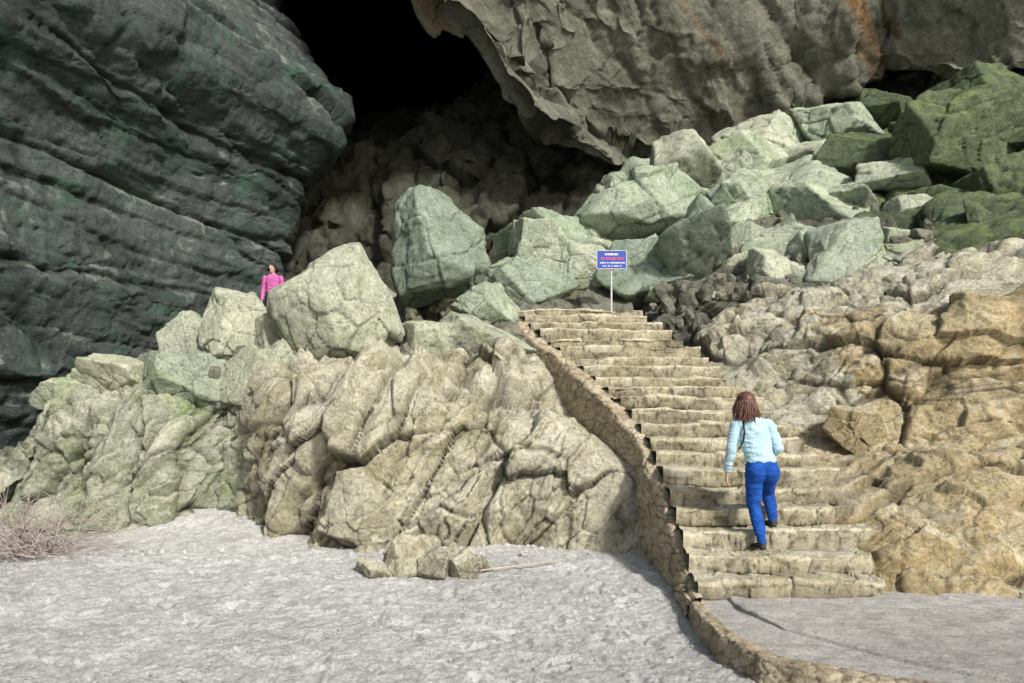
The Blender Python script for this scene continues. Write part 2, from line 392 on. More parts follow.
def hero(loc,outline,depth,seed,mat,front):
    """boulder from the outline of its broad side (metres, x/z) cut by tilted planes"""
    r=np.random.default_rng(seed);o=np.array(outline,float);nn_=[];dd_=[];m=len(o)
    for i in range(m):
        a=o[i];b=o[(i+1)%m];e=b-a;n2=np.array([e[1],-e[0]]);n2/=np.linalg.norm(n2)
        if n2@a<0:n2=-n2
        for ty in (-r.uniform(.15,.5),r.uniform(.2,.6)):
            v=np.array([n2[0],ty,n2[1]]);L=np.linalg.norm(v);nn_.append(v/L);dd_.append((n2@a)/L)
    for f,k in front:
        v=np.array(f,float);v/=np.linalg.norm(v);nn_.append(v);dd_.append(k*depth)
    for _ in range(3):
        v=np.array([r.normal()*.4,1,r.normal()*.4]);v/=np.linalg.norm(v);nn_.append(v);dd_.append(depth*.5)
    sz=np.abs(o).max()*2
    return boulder(loc,(sz,sz,sz),seed,mat,planes=(np.array(nn_),np.array(dd_)))
B,T,G_,Mo=M_bould,M_boulT,M_green,M_moss
hero((-2.71,12,3.45),[(-1.13,.32),(-.08,1.0),(.34,1.0),(.65,.32),(1.05,-.32),(.65,-.9),(-.73,-.97),(-1.05,-.32)],1.8,31,T,[((-.25,-1,.95),.40),((.6,-1,-.05),.42),((-.5,-1,-.35),.46)])
hero((-1.36,14,4.9),[(-1.04,.47),(-.57,1.15),(-.1,1.1),(.95,.38),(1.08,-.28),(.57,-.95),(-.75,-1.28),(-1.04,-.38)],2.0,37,B,[((-.8,-1,.1),.42),((.5,-1,.45),.36),((.1,-1,-.6),.5)])
hero((2.87,17,6.6),[(-1.5,-.2),(-.85,.8),(1.0,.92),(1.5,.35),(1.2,-.57),(-.15,-.92),(-1.3,-.7)],2.2,41,B,[((-.3,-1,.5),.40),((.6,-1,.2),.48),((0,-1,-.6),.5)])
hero((6.96,13.7,4.65),[(-.95,0),(.38,.5),(.95,.38),(1.04,-.19),(0,-.48),(-.9,-.48)],1.3,43,T,[((-.3,-1,.5),.34),((.7,-1,.1),.5),((0,-1,-.5),.46)])
hero((-4.7,12.6,3.25),[(-.6,.1),(-.35,.7),(.3,.55),(.62,.1),(.5,-.7),(-.3,-.75),(-.6,-.4)],1.2,47,T,[((-.5,-1,.3),.42),((.5,-1,.2),.44)])
BL=[((-5.6,12.6,2.85),(.9,.8,.8),T,(0,0,0)),
((-5.1,11.9,2.2),(1.7,1.2,.9),T,(0,.1,0)),((-4.1,11.7,2.3),(1.0,.9,.9),T,(0,.3,0)),((-6.3,12.2,2.3),(1.2,1,.8),T,(0,.2,.3)),((-7.1,12.1,2.0),(1.0,.8,.7),B,(0,0,.2)),
((-3.6,11.8,2.5),(.8,.8,.7),B,(0,0,0)),((-3.9,12.6,3.0),(.9,1,.9),T,(0,.2,.6)),
((-1.45,12.4,2.85),(1.0,.9,.8),T,(0,.2,0)),((-.6,12.8,2.95),(1.6,1.2,.95),T,(0,.1,.2)),
((-.5,13.6,3.7),(1.1,1,.9),B,(0,.1,.2)),((.25,15.2,4.3),(1.6,1.2,1.1),B,(0,-.1,0)),((.6,16,5.4),(1.4,1.2,1.4),B,(0,.3,0)),
((1.3,15.7,4.9),(2.3,1.3,1.0),B,(0,.15,0)),((3.0,15.6,4.8),(2.1,1.4,1.3),B,(0,0,0)),((4.35,16.6,5.7),(2.0,1.6,1.5),B,(0,.2,0)),((1.6,16.9,5.7),(1.3,1.2,1.2),B,(0,.2,0)),
((5.9,18.6,7.9),(1.8,1.6,1.6),B,(0,.2,0)),((7.0,20,9.0),(2.2,1.8,1.7),B,(0,-.2,0)),((5.9,17.6,6.8),(2.1,1.6,1.5),B,(0,.3,0)),((7.5,17,6.3),(2.4,1.5,1.3),B,(0,-.35,0)),
((5.4,14.3,4.2),(1.3,1,.9),B,(0,.1,0)),((6.1,15.6,5.2),(1.7,1.3,1.1),B,(0,0,0)),((4.5,15.2,4.6),(1.3,1.1,.9),T,(0,.2,0)),
((9.6,16,7.7),(2.8,2,1.8),Mo,(0,-.3,0)),((10.3,15,5.9),(2.8,2,2.2),Mo,(0,-.2,0)),((8.5,15.3,5.7),(1.8,1.5,1.3),Mo,(0,.2,0)),((8.6,17.6,7.8),(2,1.6,1.5),Mo,(0,0,0)),
((10.9,17,8.9),(2.2,1.8,1.3),Mo,(0,.3,0)),((11.6,15,7.3),(2,2,1.8),Mo,(0,0,0)),((8.6,20,9.5),(2.0,1.6,1.2),B,(0,.2,0)),((9.9,20,10.1),(1.5,1.4,1.2),Mo,(0,-.4,0)),
((4.5,9.75,1.55),(.85,.6,.55),M_right,(0,.15,0)),((-2.05,9.6,.5),(1.0,.7,1.15),M_ledge,(0,.15,.2)),((-5.2,16.35,2.98),(1.6,1.4,1.15),B,(0,0,0))]
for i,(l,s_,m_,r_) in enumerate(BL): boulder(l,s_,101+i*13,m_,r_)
for i,(l,s_) in enumerate([((-1.45,8.1,.03),(.3,.25,.22)),((-1.12,8.35,.12),(.52,.42,.46)),((-.80,8.15,.10),(.46,.36,.34)),((-.52,8.1,.05),(.36,.3,.26)),((-.98,8.6,.12),(.42,.3,.42)),((-1.3,8.15,.02),(.26,.2,.16)),((-.7,8.5,.06),(.42,.25,.22)),((-1.28,8.5,.1),(.3,.3,.34)),((-1.62,8.25,.02),(.2,.2,.14)),((-.3,8.35,.02),(.18,.16,.12))]):
    boulder((l[0],l[1]-.1,l[2]),s_,903+i*11,M_ledge,(.5*i,.3*i,1.3*i),5,"loose_stone")
pts=np.concatenate([GL.reshape(-1,3),GR.reshape(-1,3)])
def ok(p):
    x,y,z=p
    if x<-7.6 or x>13: return False
    if y<11.8 or y>21: return False
    if y<15.4 and xl(y)-1.15<x<xr(y)+.5: return False
    if x>2.4 and y<13.4: return False
    return True
cand=[p for p in pts[rng.integers(0,len(pts),14000)] if ok(p)]
sel=[]
for p in cand:
    if all((p[0]-q[0])**2+(p[1]-q[1])**2>.85**2 for q in sel): sel.append(p)
for i,p in enumerate(sel[:110]):
    s0=min(rng.lognormal(-.35,.45),1.7)*(1.25 if p[1]>15 else .75)
    m_=Mo if p[0]+rng.normal()*.6>8.2 else (T if (p[0]<0 and rng.random()<.6) else B)
    if abs(p[0]+5.2)<.9 and 14.5<p[1]<17.3: continue
    boulder((p[0],p[1],p[2]+s0*.15),(s0*rng.uniform(1,1.7),s0,s0*rng.uniform(.5,.9)),2000+i,m_,(rng.normal()*.3,rng.normal()*.4,rng.uniform(0,6)),5)
VV=[];FF=[];CC=[];off=0;vars_=[boulder_verts((1,.8,.65),5000+i,3) for i in range(12)]
for i in range(1000):
    p=cand[rng.integers(0,len(cand))];P,F,c=vars_[i%12];s0=rng.uniform(.10,.42)
    V=(P*s0)@rotm(*rng.uniform(0,6,3)).T+np.array(p)+np.array([rng.normal()*.1,rng.normal()*.1,.05])
    VV.append(V);FF.append(F+off);CC.append(c);off+=len(P)
raw_mesh("rock_rubble",np.concatenate(VV),np.concatenate(FF),M_rub_shade,np.concatenate(CC),smooth=False)
VV=[];FF=[];CC=[];off=0
for i in range(900):
    x=rng.uniform(-7.5,1.5);y=rng.uniform(4.2,9.8) if i%3 else rng.uniform(9.0,9.9);P,F,c=vars_[i%12];s0=rng.uniform(.010,.03) if i%5 else rng.uniform(.04,.11)*(1 if y>8.8 else .3)
    V=(P*s0)@rotm(*rng.uniform(0,6,3)).T+np.array([x,y,floor_z(x,y)+.005])
    VV.append(V);FF.append(F+off);CC.append(c);off+=len(P)
raw_mesh("pebbles",np.concatenate(VV),np.concatenate(FF),M_sand,np.concatenate(CC),smooth=False)

# ------------------------------------------------------------------ staircase
rows=[];jy=rng.normal(size=N+2)*.02;jz=rng.normal(size=N+2)*.012;jy[0:2]=0;jz[0]=0
for k in range(1,N+1):
    y=Y0+(k-1)*RUN+jy[k];yn=Y0+k*RUN+(jy[k+1] if k<N else 0);z0=RISE*(k-1)+jz[k-1];z1=RISE*k+jz[k]
    rows+=[(k,y+.012,z0-.01),(k,y+.006,z0+.04),(k,y-.004,z0+.08),(k,y-.004,z0+.115),(k,y-.008,z1-.035),(k,y-.010,z1-.018),(k,y+.002,z1-.004),(k,y+.03,z1)]
    for a in np.linspace(.07,yn-y+.01,9): rows.append((k,y+a,z1-.0))
for a in np.linspace(.0,1.6,24): rows.append((N,Y0+N*RUN+a,RISE*N))
rows=np.array(rows);nc=300;t=np.linspace(0,1,nc)
Yg=np.repeat(rows[:,1][None,:],nc,0);Zg=np.repeat(rows[:,2][None,:],nc,0);Kg=np.repeat(rows[:,0][None,:],nc,0)
Xg=xl(Yg)+(xr(Yg)+.2*vnoise(np.stack([rows[:,0]*3.7]*3,1),4)[None,:]+.14-xl(Yg))*t[:,None]
Q=np.stack([Xg*1.3,Kg*7.3,np.zeros_like(Xg)],-1).reshape(-1,3)
bow=-.09*np.cos((t[:,None]-.5)*math.pi)
Yg=Yg+(.085*fbm(Q,4,3)+.045*fbm(Q*4,14,3)).reshape(Xg.shape)+bow
Q2=np.stack([Xg*1.1,Kg*5.1+Yg*.8,np.zeros_like(Xg)],-1).reshape(-1,3)
Zg=Zg+(.035*fbm(Q2,9,2)+.022*fbm(Q2*4,19,3)).reshape(Xg.shape)
G=np.stack([Xg,Yg,Zg],-1);Nn=normals(G);P=G.reshape(-1,3)
f,c=facet(P*np.array([3.2,4,7])+.3*vecn(P*3,3),8)
cr=np.clip(1-c/.08,0,1);dd=(.03*f-.012*cr+.014*fbm(P*9,77,3)).reshape(Xg.shape)
sg=1 if Nn[10,12,2]>0 else -1
G=G+Nn*sg*dd[...,None]
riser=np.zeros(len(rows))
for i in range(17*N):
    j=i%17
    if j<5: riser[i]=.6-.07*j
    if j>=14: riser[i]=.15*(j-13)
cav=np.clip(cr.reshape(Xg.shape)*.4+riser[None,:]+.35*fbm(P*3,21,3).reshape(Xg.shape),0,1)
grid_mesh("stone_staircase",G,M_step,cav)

def masonry(S,ru,rv,cell,amp,seed=5,sm=.03):
    G=loft(S,ru,rv,sm);Nn=normals(G);P=G.reshape(-1,3)
    f,c=facet(P/np.array(cell)+.25*vecn(P*3,seed),seed,.5,.3)
    cr=np.clip(1-c/.14,0,1);d=(amp*.6*f-amp*.9*cr+amp*.5*fbm(P*9,seed,3)).reshape(G.shape[:2])
    return G,Nn,d,cr
WS=[]
for y in np.linspace(6.62,14.3,24):
    th=np.interp(y,[6.6,9.3,10.4,14],[.08,.12,.18,.18]);zt=max(slope_z(y)+np.interp(y,[6.8,8.5,9.8,14],[.0,.02,.06,.08]),.05);x=float(xl(y));inn=np.interp(y,[7,9,10],[.02,.03,.05])
    WS.append([(x-th-.10,y,-.5),(x-th-.03,y,zt*.5),(x-th,y,zt-.04),(x-th+.03,y,zt),(x+inn,y,zt+.0),(x+inn+.01,y,zt-.35)])
G,Nn,d,cr=masonry(WS,.016,.016,(.22,.20,.11),.024,sm=.02)
sg=1 if Nn[60,10,0]<0 else -1
P=G.reshape(-1,3);G=G+.06*vecn(P*1.9,91).reshape(G.shape)
grid_mesh("retaining_wall",G+Nn*sg*d[...,None],M_mas,cr)

# landing + curb
E=[(1.66,6.85),(1.60,6.2),(1.60,5.55),(1.74,5.08),(2.05,4.77),(2.42,4.58),(2.9,4.25),(3.3,3.8),(3.6,3)]
FY=[7.6,6.9,6.1,5.4,4.9,4.5,4.0,3.4,2.5]
S=[[(e[0],e[1],0.0),(e[0]+.5*(8-e[0]),e[1]+.5*(fy-e[1]),0),(8,fy,0)] for e,fy in zip(E,FY)]
G=loft(S,.03,.03,.03);P=G.reshape(-1,3);G=G.copy()
G[...,2]+=(.014*fbm(P*1.5,31,3)+.012*fbm(P*7,33,3)).reshape(G.shape[:2])
grid_mesh("paved_landing",G,M_pave,up=True)
A=[(1.98,6.75),(1.95,6.3),(2.1,5.75),(2.47,5.26),(2.75,4.95),(3.05,4.62),(3.5,4.2),(4.1,3.6)]
S=[[(a[0]-.01,a[1]-.01,-.02),(a[0],a[1],.025),(a[0]+.03,a[1]+.01,.032),(8,fy,.035)] for a,fy in zip(A,[7.7,7,6.3,5.5,5,4.6,4,3.5])]
G=loft(S,.025,[.01,.01,.025],.0);P=G.reshape(-1,3)
G[...,2]+=(.014*fbm(P*1.5,31,3)+.016*fbm(P*7,35,3)).reshape(G.shape[:2]);G[...,0]+=(.06*fbm(P*np.array([0,1.6,0]),43,4)).reshape(G.shape[:2])
grid_mesh("paved_path",G,M_pave,up=True)
S=[]
En=np.array(E+[(3.8,2.2)]);tan=np.gradient(En,axis=0);tan/=np.linalg.norm(tan,axis=1,keepdims=True);nor=np.stack([tan[:,1],-tan[:,0]],1)
for e,n_ in zip(En,nor):
    if n_[0]>0: n_=-n_
    o=e+n_*.05;i_=e-n_*.08
    S.append([(o[0]+n_[0]*.04,o[1]+n_[1]*.04,-.4),(o[0],o[1],-.02),(o[0]-n_[0]*.015,o[1]-n_[1]*.015,.015),(i_[0],i_[1],.018),(i_[0],i_[1],-.08)])
G,Nn,d,cr=masonry(S,.014,.014,(.15,.15,.09),.014,seed=15,sm=.012)
sg=1 if Nn[60,18,0]<0 else -1
P=G.reshape(-1,3);G=G+.025*vecn(P*2.2,93).reshape(G.shape)
grid_mesh("stone_curb",G+Nn*sg*d[...,None],M_mas,cr)

# ------------------------------------------------------------------ cave shell
def shell(name,S,ru,rv,mat,amp,seed,sizes,w,aniso=(1,1,1),rot=(0,0,0),toward=(0,0,5),sm=.8,fine=.08,fold=None,warp=0):
    G=loft(S,ru,rv,sm)
    if warp: G=G+warp*vecn(G.reshape(-1,3)*.35,seed+3).reshape(G.shape)+warp*.4*vecn(G.reshape(-1,3)*1.1,seed+4).reshape(G.shape)
    Nn=normals(G);c=G[G.shape[0]//2,G.shape[1]//2];n=Nn[G.shape[0]//2,G.shape[1]//2]
    sg=1 if np.dot(np.array(toward)-c,n)>0 else -1
    Gd,cv=rough_rock(G,sg,amp,seed,aniso,rot,None,sizes,w,fine,0,fold)
    return grid_mesh(name,Gd,mat,cv,flip=(sg<0))
WL=[]
zz=[-1,3,5,7,9,11.2,13,15.4,19,25]
bul=[-.6,-.9,-.5,-.1,.3,1.5,.4,-.4,-.8,0]
for (x,y,wt) in [(-17,-2,0),(-14,5,.1),(-12.3,10,.3),(-11.2,15,.5),(-9.6,20,.8),(-7.4,24,1),(-8.6,27.5,.9),(-13,33,.2),(-20,44,0)]:
    WL.append([(x+b*wt+.02*z*z*.12*(1-wt),y,z) for z,b in zip(zz,bul)])
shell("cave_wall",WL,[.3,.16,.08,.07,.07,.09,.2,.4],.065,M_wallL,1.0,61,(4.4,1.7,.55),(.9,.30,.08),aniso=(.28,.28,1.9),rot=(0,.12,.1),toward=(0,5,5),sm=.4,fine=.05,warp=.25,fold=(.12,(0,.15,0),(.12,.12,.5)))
BW=[]
for x,h in ((-14,0),(-9,0),(-6,0),(-3,.6),(0,1.6),(3,2),(7,2),(12,2),(20,2)):
    BW.append([(x,22,1),(x,25,5),(x,26.3,8+h*.5),(x,27.3,11.2+h),(x-.5,29,13.6+h),(x,34,15+h),(x,48,16+h)])
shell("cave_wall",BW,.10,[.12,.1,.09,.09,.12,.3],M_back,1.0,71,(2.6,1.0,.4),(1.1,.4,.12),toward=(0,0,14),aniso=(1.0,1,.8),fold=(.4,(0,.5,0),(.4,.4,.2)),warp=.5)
OV=[]
for (x,y,z) in [(-8,15,23),(-5.2,19,17),(-3.2,21,13.8),(-2.3,22,12.8),(-1.2,23,12.3),(.3,23.5,11.0),(3,25,10.5),(5.7,25.5,10.0),(8.4,25,10.9),(10.5,23.5,11.9),(14.5,21.5,11.6),(20,20,11.5),(26,20,11.5)]:
    OV.append([(x+2,y+14,z+9),(x+1,y+5,z+4),(x+.3,y+1.8,z+1.3),(x,y,z),(x+.05,y-1.0,z+1.6),(x+.1,y-2.2,z+4.5),(x+.2,y-3.6,z+9),(x+.3,y-5,z+16)])
shell("cave_ceiling",OV,.07,[.5,.3,.1,.07,.07,.08,.4],M_over,1.0,81,(5.0,1.9,.6),(1.1,.30,.08),aniso=(.9,.35,.35),rot=(0,-.62,0),toward=(4,5,2),sm=.35,fine=.06,warp=.55)
def slab(name,S,mat):  # closing slabs; roof and side walls added to keep sun and sky out
    shell(name,S,1.0,1.0,mat,1.0,91,(5,2,1),(1,.4,.1),toward=(0,10,8))
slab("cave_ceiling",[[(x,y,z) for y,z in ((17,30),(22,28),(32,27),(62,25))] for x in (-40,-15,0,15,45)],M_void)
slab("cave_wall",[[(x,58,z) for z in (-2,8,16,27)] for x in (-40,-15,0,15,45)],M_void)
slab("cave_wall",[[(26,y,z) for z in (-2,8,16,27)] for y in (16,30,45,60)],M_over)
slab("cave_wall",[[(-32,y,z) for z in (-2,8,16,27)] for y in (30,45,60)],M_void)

# ------------------------------------------------------------------ tubes helper
def tube(path,radii,ns=8):
    V=[];F=[];n=len(path);path=[Vector(p) for p in path]
    for j,p in enumerate(path):
        d=(path[min(j+1,n-1)]-path[max(j-1,0)]).normalized()
        u=d.cross(Vector((0,0,1)) if abs(d.z)<.9 else Vector((1,0,0))).normalized();w=d.cross(u)
        for a in range(ns):
            an=a/ns*2*math.pi;V.append(tuple(p+(u*math.cos(an)+w*math.sin(an))*radii[j]))
    for j in range(n-1):
        for a in range(ns): F.append((j*ns+a,j*ns+(a+1)%ns,(j+1)*ns+(a+1)%ns,(j+1)*ns+a))
    return V,F
def join_tubes(name,tubes,mat,parent=None):
    V=[];F=[]
    for v,f in tubes:
        o=len(V);V+=v;F+=[tuple(i+o for i in q) for q in f]
    ob=raw_mesh(name,np.array(V),np.array(F),mat)
    if parent: ob.parent=parent
    return ob
M_twig=simple("dry_twig_bark",(.36,.31,.28),.9,.35,40)
tb=[]
for i in range(130):
    p=Vector((rng.uniform(-6.7,-5.5),rng.uniform(8.6,9.4),.05));d=Vector((rng.normal()*.9,rng.normal()*.4,rng.uniform(.2,1.3))).normalized()
    L=rng.uniform(.5,1.2);path=[];r=[];m=9;r0=rng.uniform(.005,.010)
    for j in range(m):
        path.append(tuple(p));r.append(r0*(1-.7*j/m));d=(d+Vector(rng.normal(size=3))*.16+Vector((0,0,-.10))).normalized();p=p+d*L/m
        if p.z<.05:p.z=.05
        if j in (2,4,6):
            q=p.copy();dd2=(d+Vector(rng.normal(size=3))*.6).normalized();pp=[];
            for _ in range(5): pp.append(tuple(q));q=q+dd2*L*.09;dd2=(dd2+Vector(rng.normal(size=3))*.15).normalized()
            tb.append(tube(pp,[r0*.6*(1-.15*z) for z in range(5)],5))
    tb.append(tube(path,r,6))
join_tubes("dry_branches",tb,M_twig)
join_tubes("fallen_stick",[tube([(-.40,8.1,.0),(-.1,8.2,.02),(.3,8.45,.02),(.62,8.62,.03)],[.010,.009,.008,.005],7)],simple("stick_wood",(.45,.40,.33),.9))

# ------------------------------------------------------------------ sign
def box(name,c,s,mat,parent=None,bev=.0):
    bm=bmesh.new();bmesh.ops.create_cube(bm,size=1)
    for v in bm.verts: v.co=Vector((v.co.x*s[0],v.co.y*s[1],v.co.z*s[2]))
    if bev: bmesh.ops.bevel(bm,geom=bm.edges[:],offset=bev,segments=2,affect='EDGES')
    me=bpy.data.meshes.new(name);bm.to_mesh(me);bm.free();me.materials.append(mat)
    ob=link(bpy.data.objects.new(name,me),parent);ob.location=c;return ob
sg_=bpy.data.objects.new("information_sign",None);sg_.location=(1.88,14.0,3.75);link(sg_)
M_blue=simple("sign_blue_paint",(.03,.07,.36),.4,.1,20,.02);M_metal=simple("galvanised_metal",(.5,.5,.5),.45,.15,60);M_wht=simple("sign_white_paint",(.6,.62,.7),.5,.05);M_red=simple("sign_red_paint",(.6,.06,.1),.5,.05)
v,f=tube([(0,0,-.15),(0,0,1.12)],[.018,.018],12);p=raw_mesh("post",np.array(v),np.array(f),M_metal);p.parent=sg_
box("panel",(0,-.03,.97),(.54,.02,.33),M_blue,sg_,.004)
for nm,c,s_ in (("frame_top",(0,-.03,1.142),(.56,.026,.012)),("frame_bottom",(0,-.03,.798),(.56,.026,.012)),("frame_left",(-.278,-.03,.97),(.012,.026,.33)),("frame_right",(.278,-.03,.97),(.012,.026,.33))): box(nm,c,s_,M_metal,sg_)
for r_,(zc,h,mt,x0,x1) in enumerate([(1.07,.04,M_wht,-.13,.13),(.99,.05,M_red,-.2,.2),(.91,.03,M_wht,-.22,.22),(.85,.025,M_wht,-.17,.17)]):
    x=x0;j=0
    while x<x1:
        w=rng.uniform(.014,.03);box("lettering_%d_%d"%(r_,j),(x+w/2,-.042,zc),(w,.003,h*rng.uniform(.75,1)),mt,sg_);x+=w+(.03 if rng.random()<.2 else .008);j+=1

# ------------------------------------------------------------------ people
bmw=None;prims=[]
def cap(a,b,ra,rb,lab,fl=(1,1),seg=20):
    a=np.array(a,float);b=np.array(b,float);prims.append((a,b,ra,rb,lab))
    ax=Vector(b-a);L=ax.length;ax.normalize()
    side=Vector((1,0,0));side=(side-ax*side.dot(ax)).normalized();fw=ax.cross(side)
    rings=[]
    for th in np.linspace(-90,0,6): rings.append((ra*math.sin(math.radians(th)),ra*math.cos(math.radians(th))))
    for th in np.linspace(0,90,6): rings.append((L+rb*math.sin(math.radians(th)),rb*math.cos(math.radians(th))))
    vs=[]
    for h,r in rings:
        r=max(r,1e-4);vs.append([bmw.verts.new(Vector(a)+ax*h+side*(r*fl[0]*math.cos(q))+fw*(r*fl[1]*math.sin(q))) for q in np.linspace(0,2*math.pi,seg,endpoint=False)])
    for i in range(len(vs)-1):
        for j in range(seg): bmw.faces.new((vs[i][j],vs[i][(j+1)%seg],vs[i+1][(j+1)%seg],vs[i+1][j]))
    bmw.faces.new(vs[0][::-1]);bmw.faces.new(vs[-1])
def hand(w,d,out,palmn):
    w=Vector(w);d=Vector(d).normalized();o=Vector(out).normalized();n=Vector(palmn).normalized()
    for s_ in (-.022,-.007,.008,.022):
        cap(w+o*s_*.7,w+d*.075+o*s_,.013,.0115,'K')
    for s_,L in ((-.024,.062),(-.008,.074),(.008,.078),(.024,.070)):
        b=w+d*.078+o*s_;m=b+(d*.9+n*.25).normalized()*L*.55+o*s_*.12;e=m+(d*.65+n*.7).normalized()*L*.5
        cap(b,m,.0088,.0080,'K',seg=12);cap(m,e,.0080,.0066,'K',seg=12)
    b=w+d*.018+o*.024;m=b+(d*.6+o*.75+n*.25).normalized()*.042;e=m+(d*.9+o*.2+n*.3).normalized()*.030
    cap(b,m,.0125,.010,'K',seg=12);cap(m,e,.010,.008,'K',seg=12)
def head(hc,f=1):
    cap(hc+np.array((0,-.015*f,.015)),hc+np.array((-.005,.02*f,.02)),.083,.080,'K',(.88,1.10),seg=28)
    cap(hc+np.array((-.005,.03*f,-.02)),hc+np.array((-.012,.055*f,-.075)),.062,.038,'K')
    cap(hc+np.array((-.015,.100*f,.0)),hc+np.array((-.018,.118*f,-.025)),.010,.013,'K',seg=10)
    cap(hc+np.array((-.016,.092*f,-.058)),hc+np.array((-.001,.094*f,-.058)),.009,.009,'K',seg=10)
    for s_ in (-1,1): cap(hc+np.array((s_*.076,-.0,.012)),hc+np.array((s_*.078,-.003,-.022)),.014,.010,'K',(.6,1.3),seg=10)
def finish_body(parent,mats,relabel=None,vox=.0048,name="body"):
    me=bpy.data.meshes.new("tmp");bmesh.ops.recalc_face_normals(bmw,faces=bmw.faces[:]);bmw.to_mesh(me);bmw.free()
    tmp=link(bpy.data.objects.new("tmp",me))
    md=tmp.modifiers.new("r",'REMESH');md.mode='VOXEL';md.voxel_size=vox
    md=tmp.modifiers.new("s",'SMOOTH');md.iterations=3;md.factor=.5
    dg=bpy.context.evaluated_depsgraph_get();dg.update()
    em=bpy.data.meshes.new_from_object(tmp.evaluated_get(dg))
    bpy.data.objects.remove(tmp)
    n=len(em.vertices);co=np.zeros(n*3);em.vertices.foreach_get("co",co);co=co.reshape(-1,3)
    nr=np.zeros(n*3);em.vertices.foreach_get("normal",nr);nr=nr.reshape(-1,3)
    best=np.full(n,9e9);lv=np.zeros(n,int)
    for a,b,ra,rb,l in prims:
        ab=b-a;t_=np.clip(((co-a)@ab)/(ab@ab+1e-9),0,1);d=np.linalg.norm(co-(a+t_[:,None]*ab),axis=1)-(ra+(rb-ra)*t_)
        m=d<best;best=np.where(m,d,best);lv=np.where(m,"SJFK".index(l),lv)
    if relabel: lv=relabel(co,lv)
    fold=fbm(co*np.array([9,9,22.]),5,3,ridge=True)
    amp=np.choose(lv,[.011,.008,0,0]);co=co+nr*(fold*amp+np.where(lv==0,.006,0))[:,None]
    em.vertices.foreach_set("co",co.ravel());em.update()
    for m_ in mats: em.materials.append(m_)
    li=np.zeros(len(em.loops),int);em.loops.foreach_get("vertex_index",li)
    ls=np.zeros(len(em.polygons),int);em.polygons.foreach_get("loop_start",ls)
    pc=np.zeros(len(em.polygons)*3);em.polygons.foreach_get("center",pc);pc=pc.reshape(-1,3)
    mi=lv[li[ls]]
    if len(mats)>4: mi=np.where((mi==2)&(((pc[:,1]<7.5)&(pc[:,2]<.378))|((pc[:,1]>=7.5)&(pc[:,2]<.560))),4,mi)
    em.polygons.foreach_set("material_index",mi.astype(np.int32));em.polygons.foreach_set("use_smooth",np.ones(len(em.polygons),bool))
    return link(bpy.data.objects.new(name,em),parent)
def cloth(name,col,lo,hi,sc):
    k=NT(name);nn_=k.noise(sc,6,.6);z=k.noise(200,2,.5)
    c=k.mix(1,col,k.ramp(nn_,[(.3,lo),(.7,hi)]),'MULTIPLY');return k.fin(c,k.bump(z,.3,.003,k.bump(nn_,.5,.02)),.9,.15)
M_skin=simple("skin",(.50,.31,.23),.55,.08,20,.05);M_hair=simple("brown_hair",(.12,.055,.038),.45,.6,90,.4,.004,.4);M_eye=simple("eye_white",(.7,.7,.7),.3)
def hair_on(hc,parent,f=1,drop=.030,mat=None):
    mat=mat or M_hair;tb=[]
    for i in range(420):
        az=rng.uniform(math.radians(-200),math.radians(20))*f;el=math.radians(rng.uniform(-5,88))
        pth=[];m=9;last=hc;crown=hc+np.array((0,0,.03));wv=rng.normal()*.004
        for j in range(m):
            s_=j/(m-1);ang=el-s_*2.4
            if j==0 or ang>-.2:
                ang=max(ang,-.2);q=crown+np.array((math.cos(az)*math.cos(ang)*.086,math.sin(az)*math.cos(ang)*.106,math.sin(ang)*.088));last=q
            else:
                last=last+np.array((rng.normal()*.003+math.cos(az)*(.003 if j<6 else -.004)+wv,-.003*f+rng.normal()*.003,-drop*rng.uniform(.8,1.1)));q=last
            pth.append(tuple(q))
        tb.append(tube(pth,[.005,.006,.007,.007,.007,.006,.005,.004,.002],6))
    join_tubes("hair",tb,mat,parent)
    V,F=ico(4);sc=raw_mesh("hair_cap",V*np.array([.085,.104,.086])+hc+np.array((0,-.010*f,.036)),F,mat);sc.parent=parent
    for nm,s_ in (("eye_left",-.034),("eye_right",.026)):
        V,F=ico(3);o=raw_mesh(nm,V*.011+hc+np.array((s_-.006,.090*f,.008)),F,M_eye);o.parent=parent

woman=bpy.data.objects.new("woman",None);link(woman)
bmw=bmesh.new();prims=[]
cap((2.495,7.40,1.17),(2.485,7.41,1.25),.150,.130,'J',(1.08,.76))
cap((2.485,7.41,1.25),(2.455,7.43,1.40),.130,.130,'S',(1.02,.72))
cap((2.455,7.43,1.40),(2.425,7.45,1.55),.138,.145,'S',(1.05,.66))
cap((2.285,7.455,1.60),(2.565,7.455,1.595),.056,.056,'S')
cap((2.42,7.455,1.60),(2.395,7.47,1.70),.060,.046,'K')
cap((2.43,7.355,1.14),(2.43,7.37,1.10),.098,.092,'J');cap((2.56,7.355,1.14),(2.57,7.38,1.10),.098,.092,'J')
cap((2.425,7.40,1.12),(2.425,7.43,.80),.094,.064,'J');cap((2.425,7.43,.80),(2.44,7.33,.62),.060,.058,'J');cap((2.44,7.33,.62),(2.455,7.27,.45),.058,.040,'J')
cap((2.455,7.265,.42),(2.43,7.40,.392),.034,.030,'F',(1.15,1));cap((2.43,7.40,.392),(2.415,7.46,.388),.034,.024,'F',(1.2,.9));cap((2.455,7.265,.45),(2.457,7.245,.395),.034,.032,'F')
cap((2.565,7.41,1.12),(2.645,7.66,.90),.094,.066,'J');cap((2.645,7.66,.90),(2.66,7.60,.76),.064,.058,'J');cap((2.66,7.60,.76),(2.665,7.57,.64),.057,.042,'J')
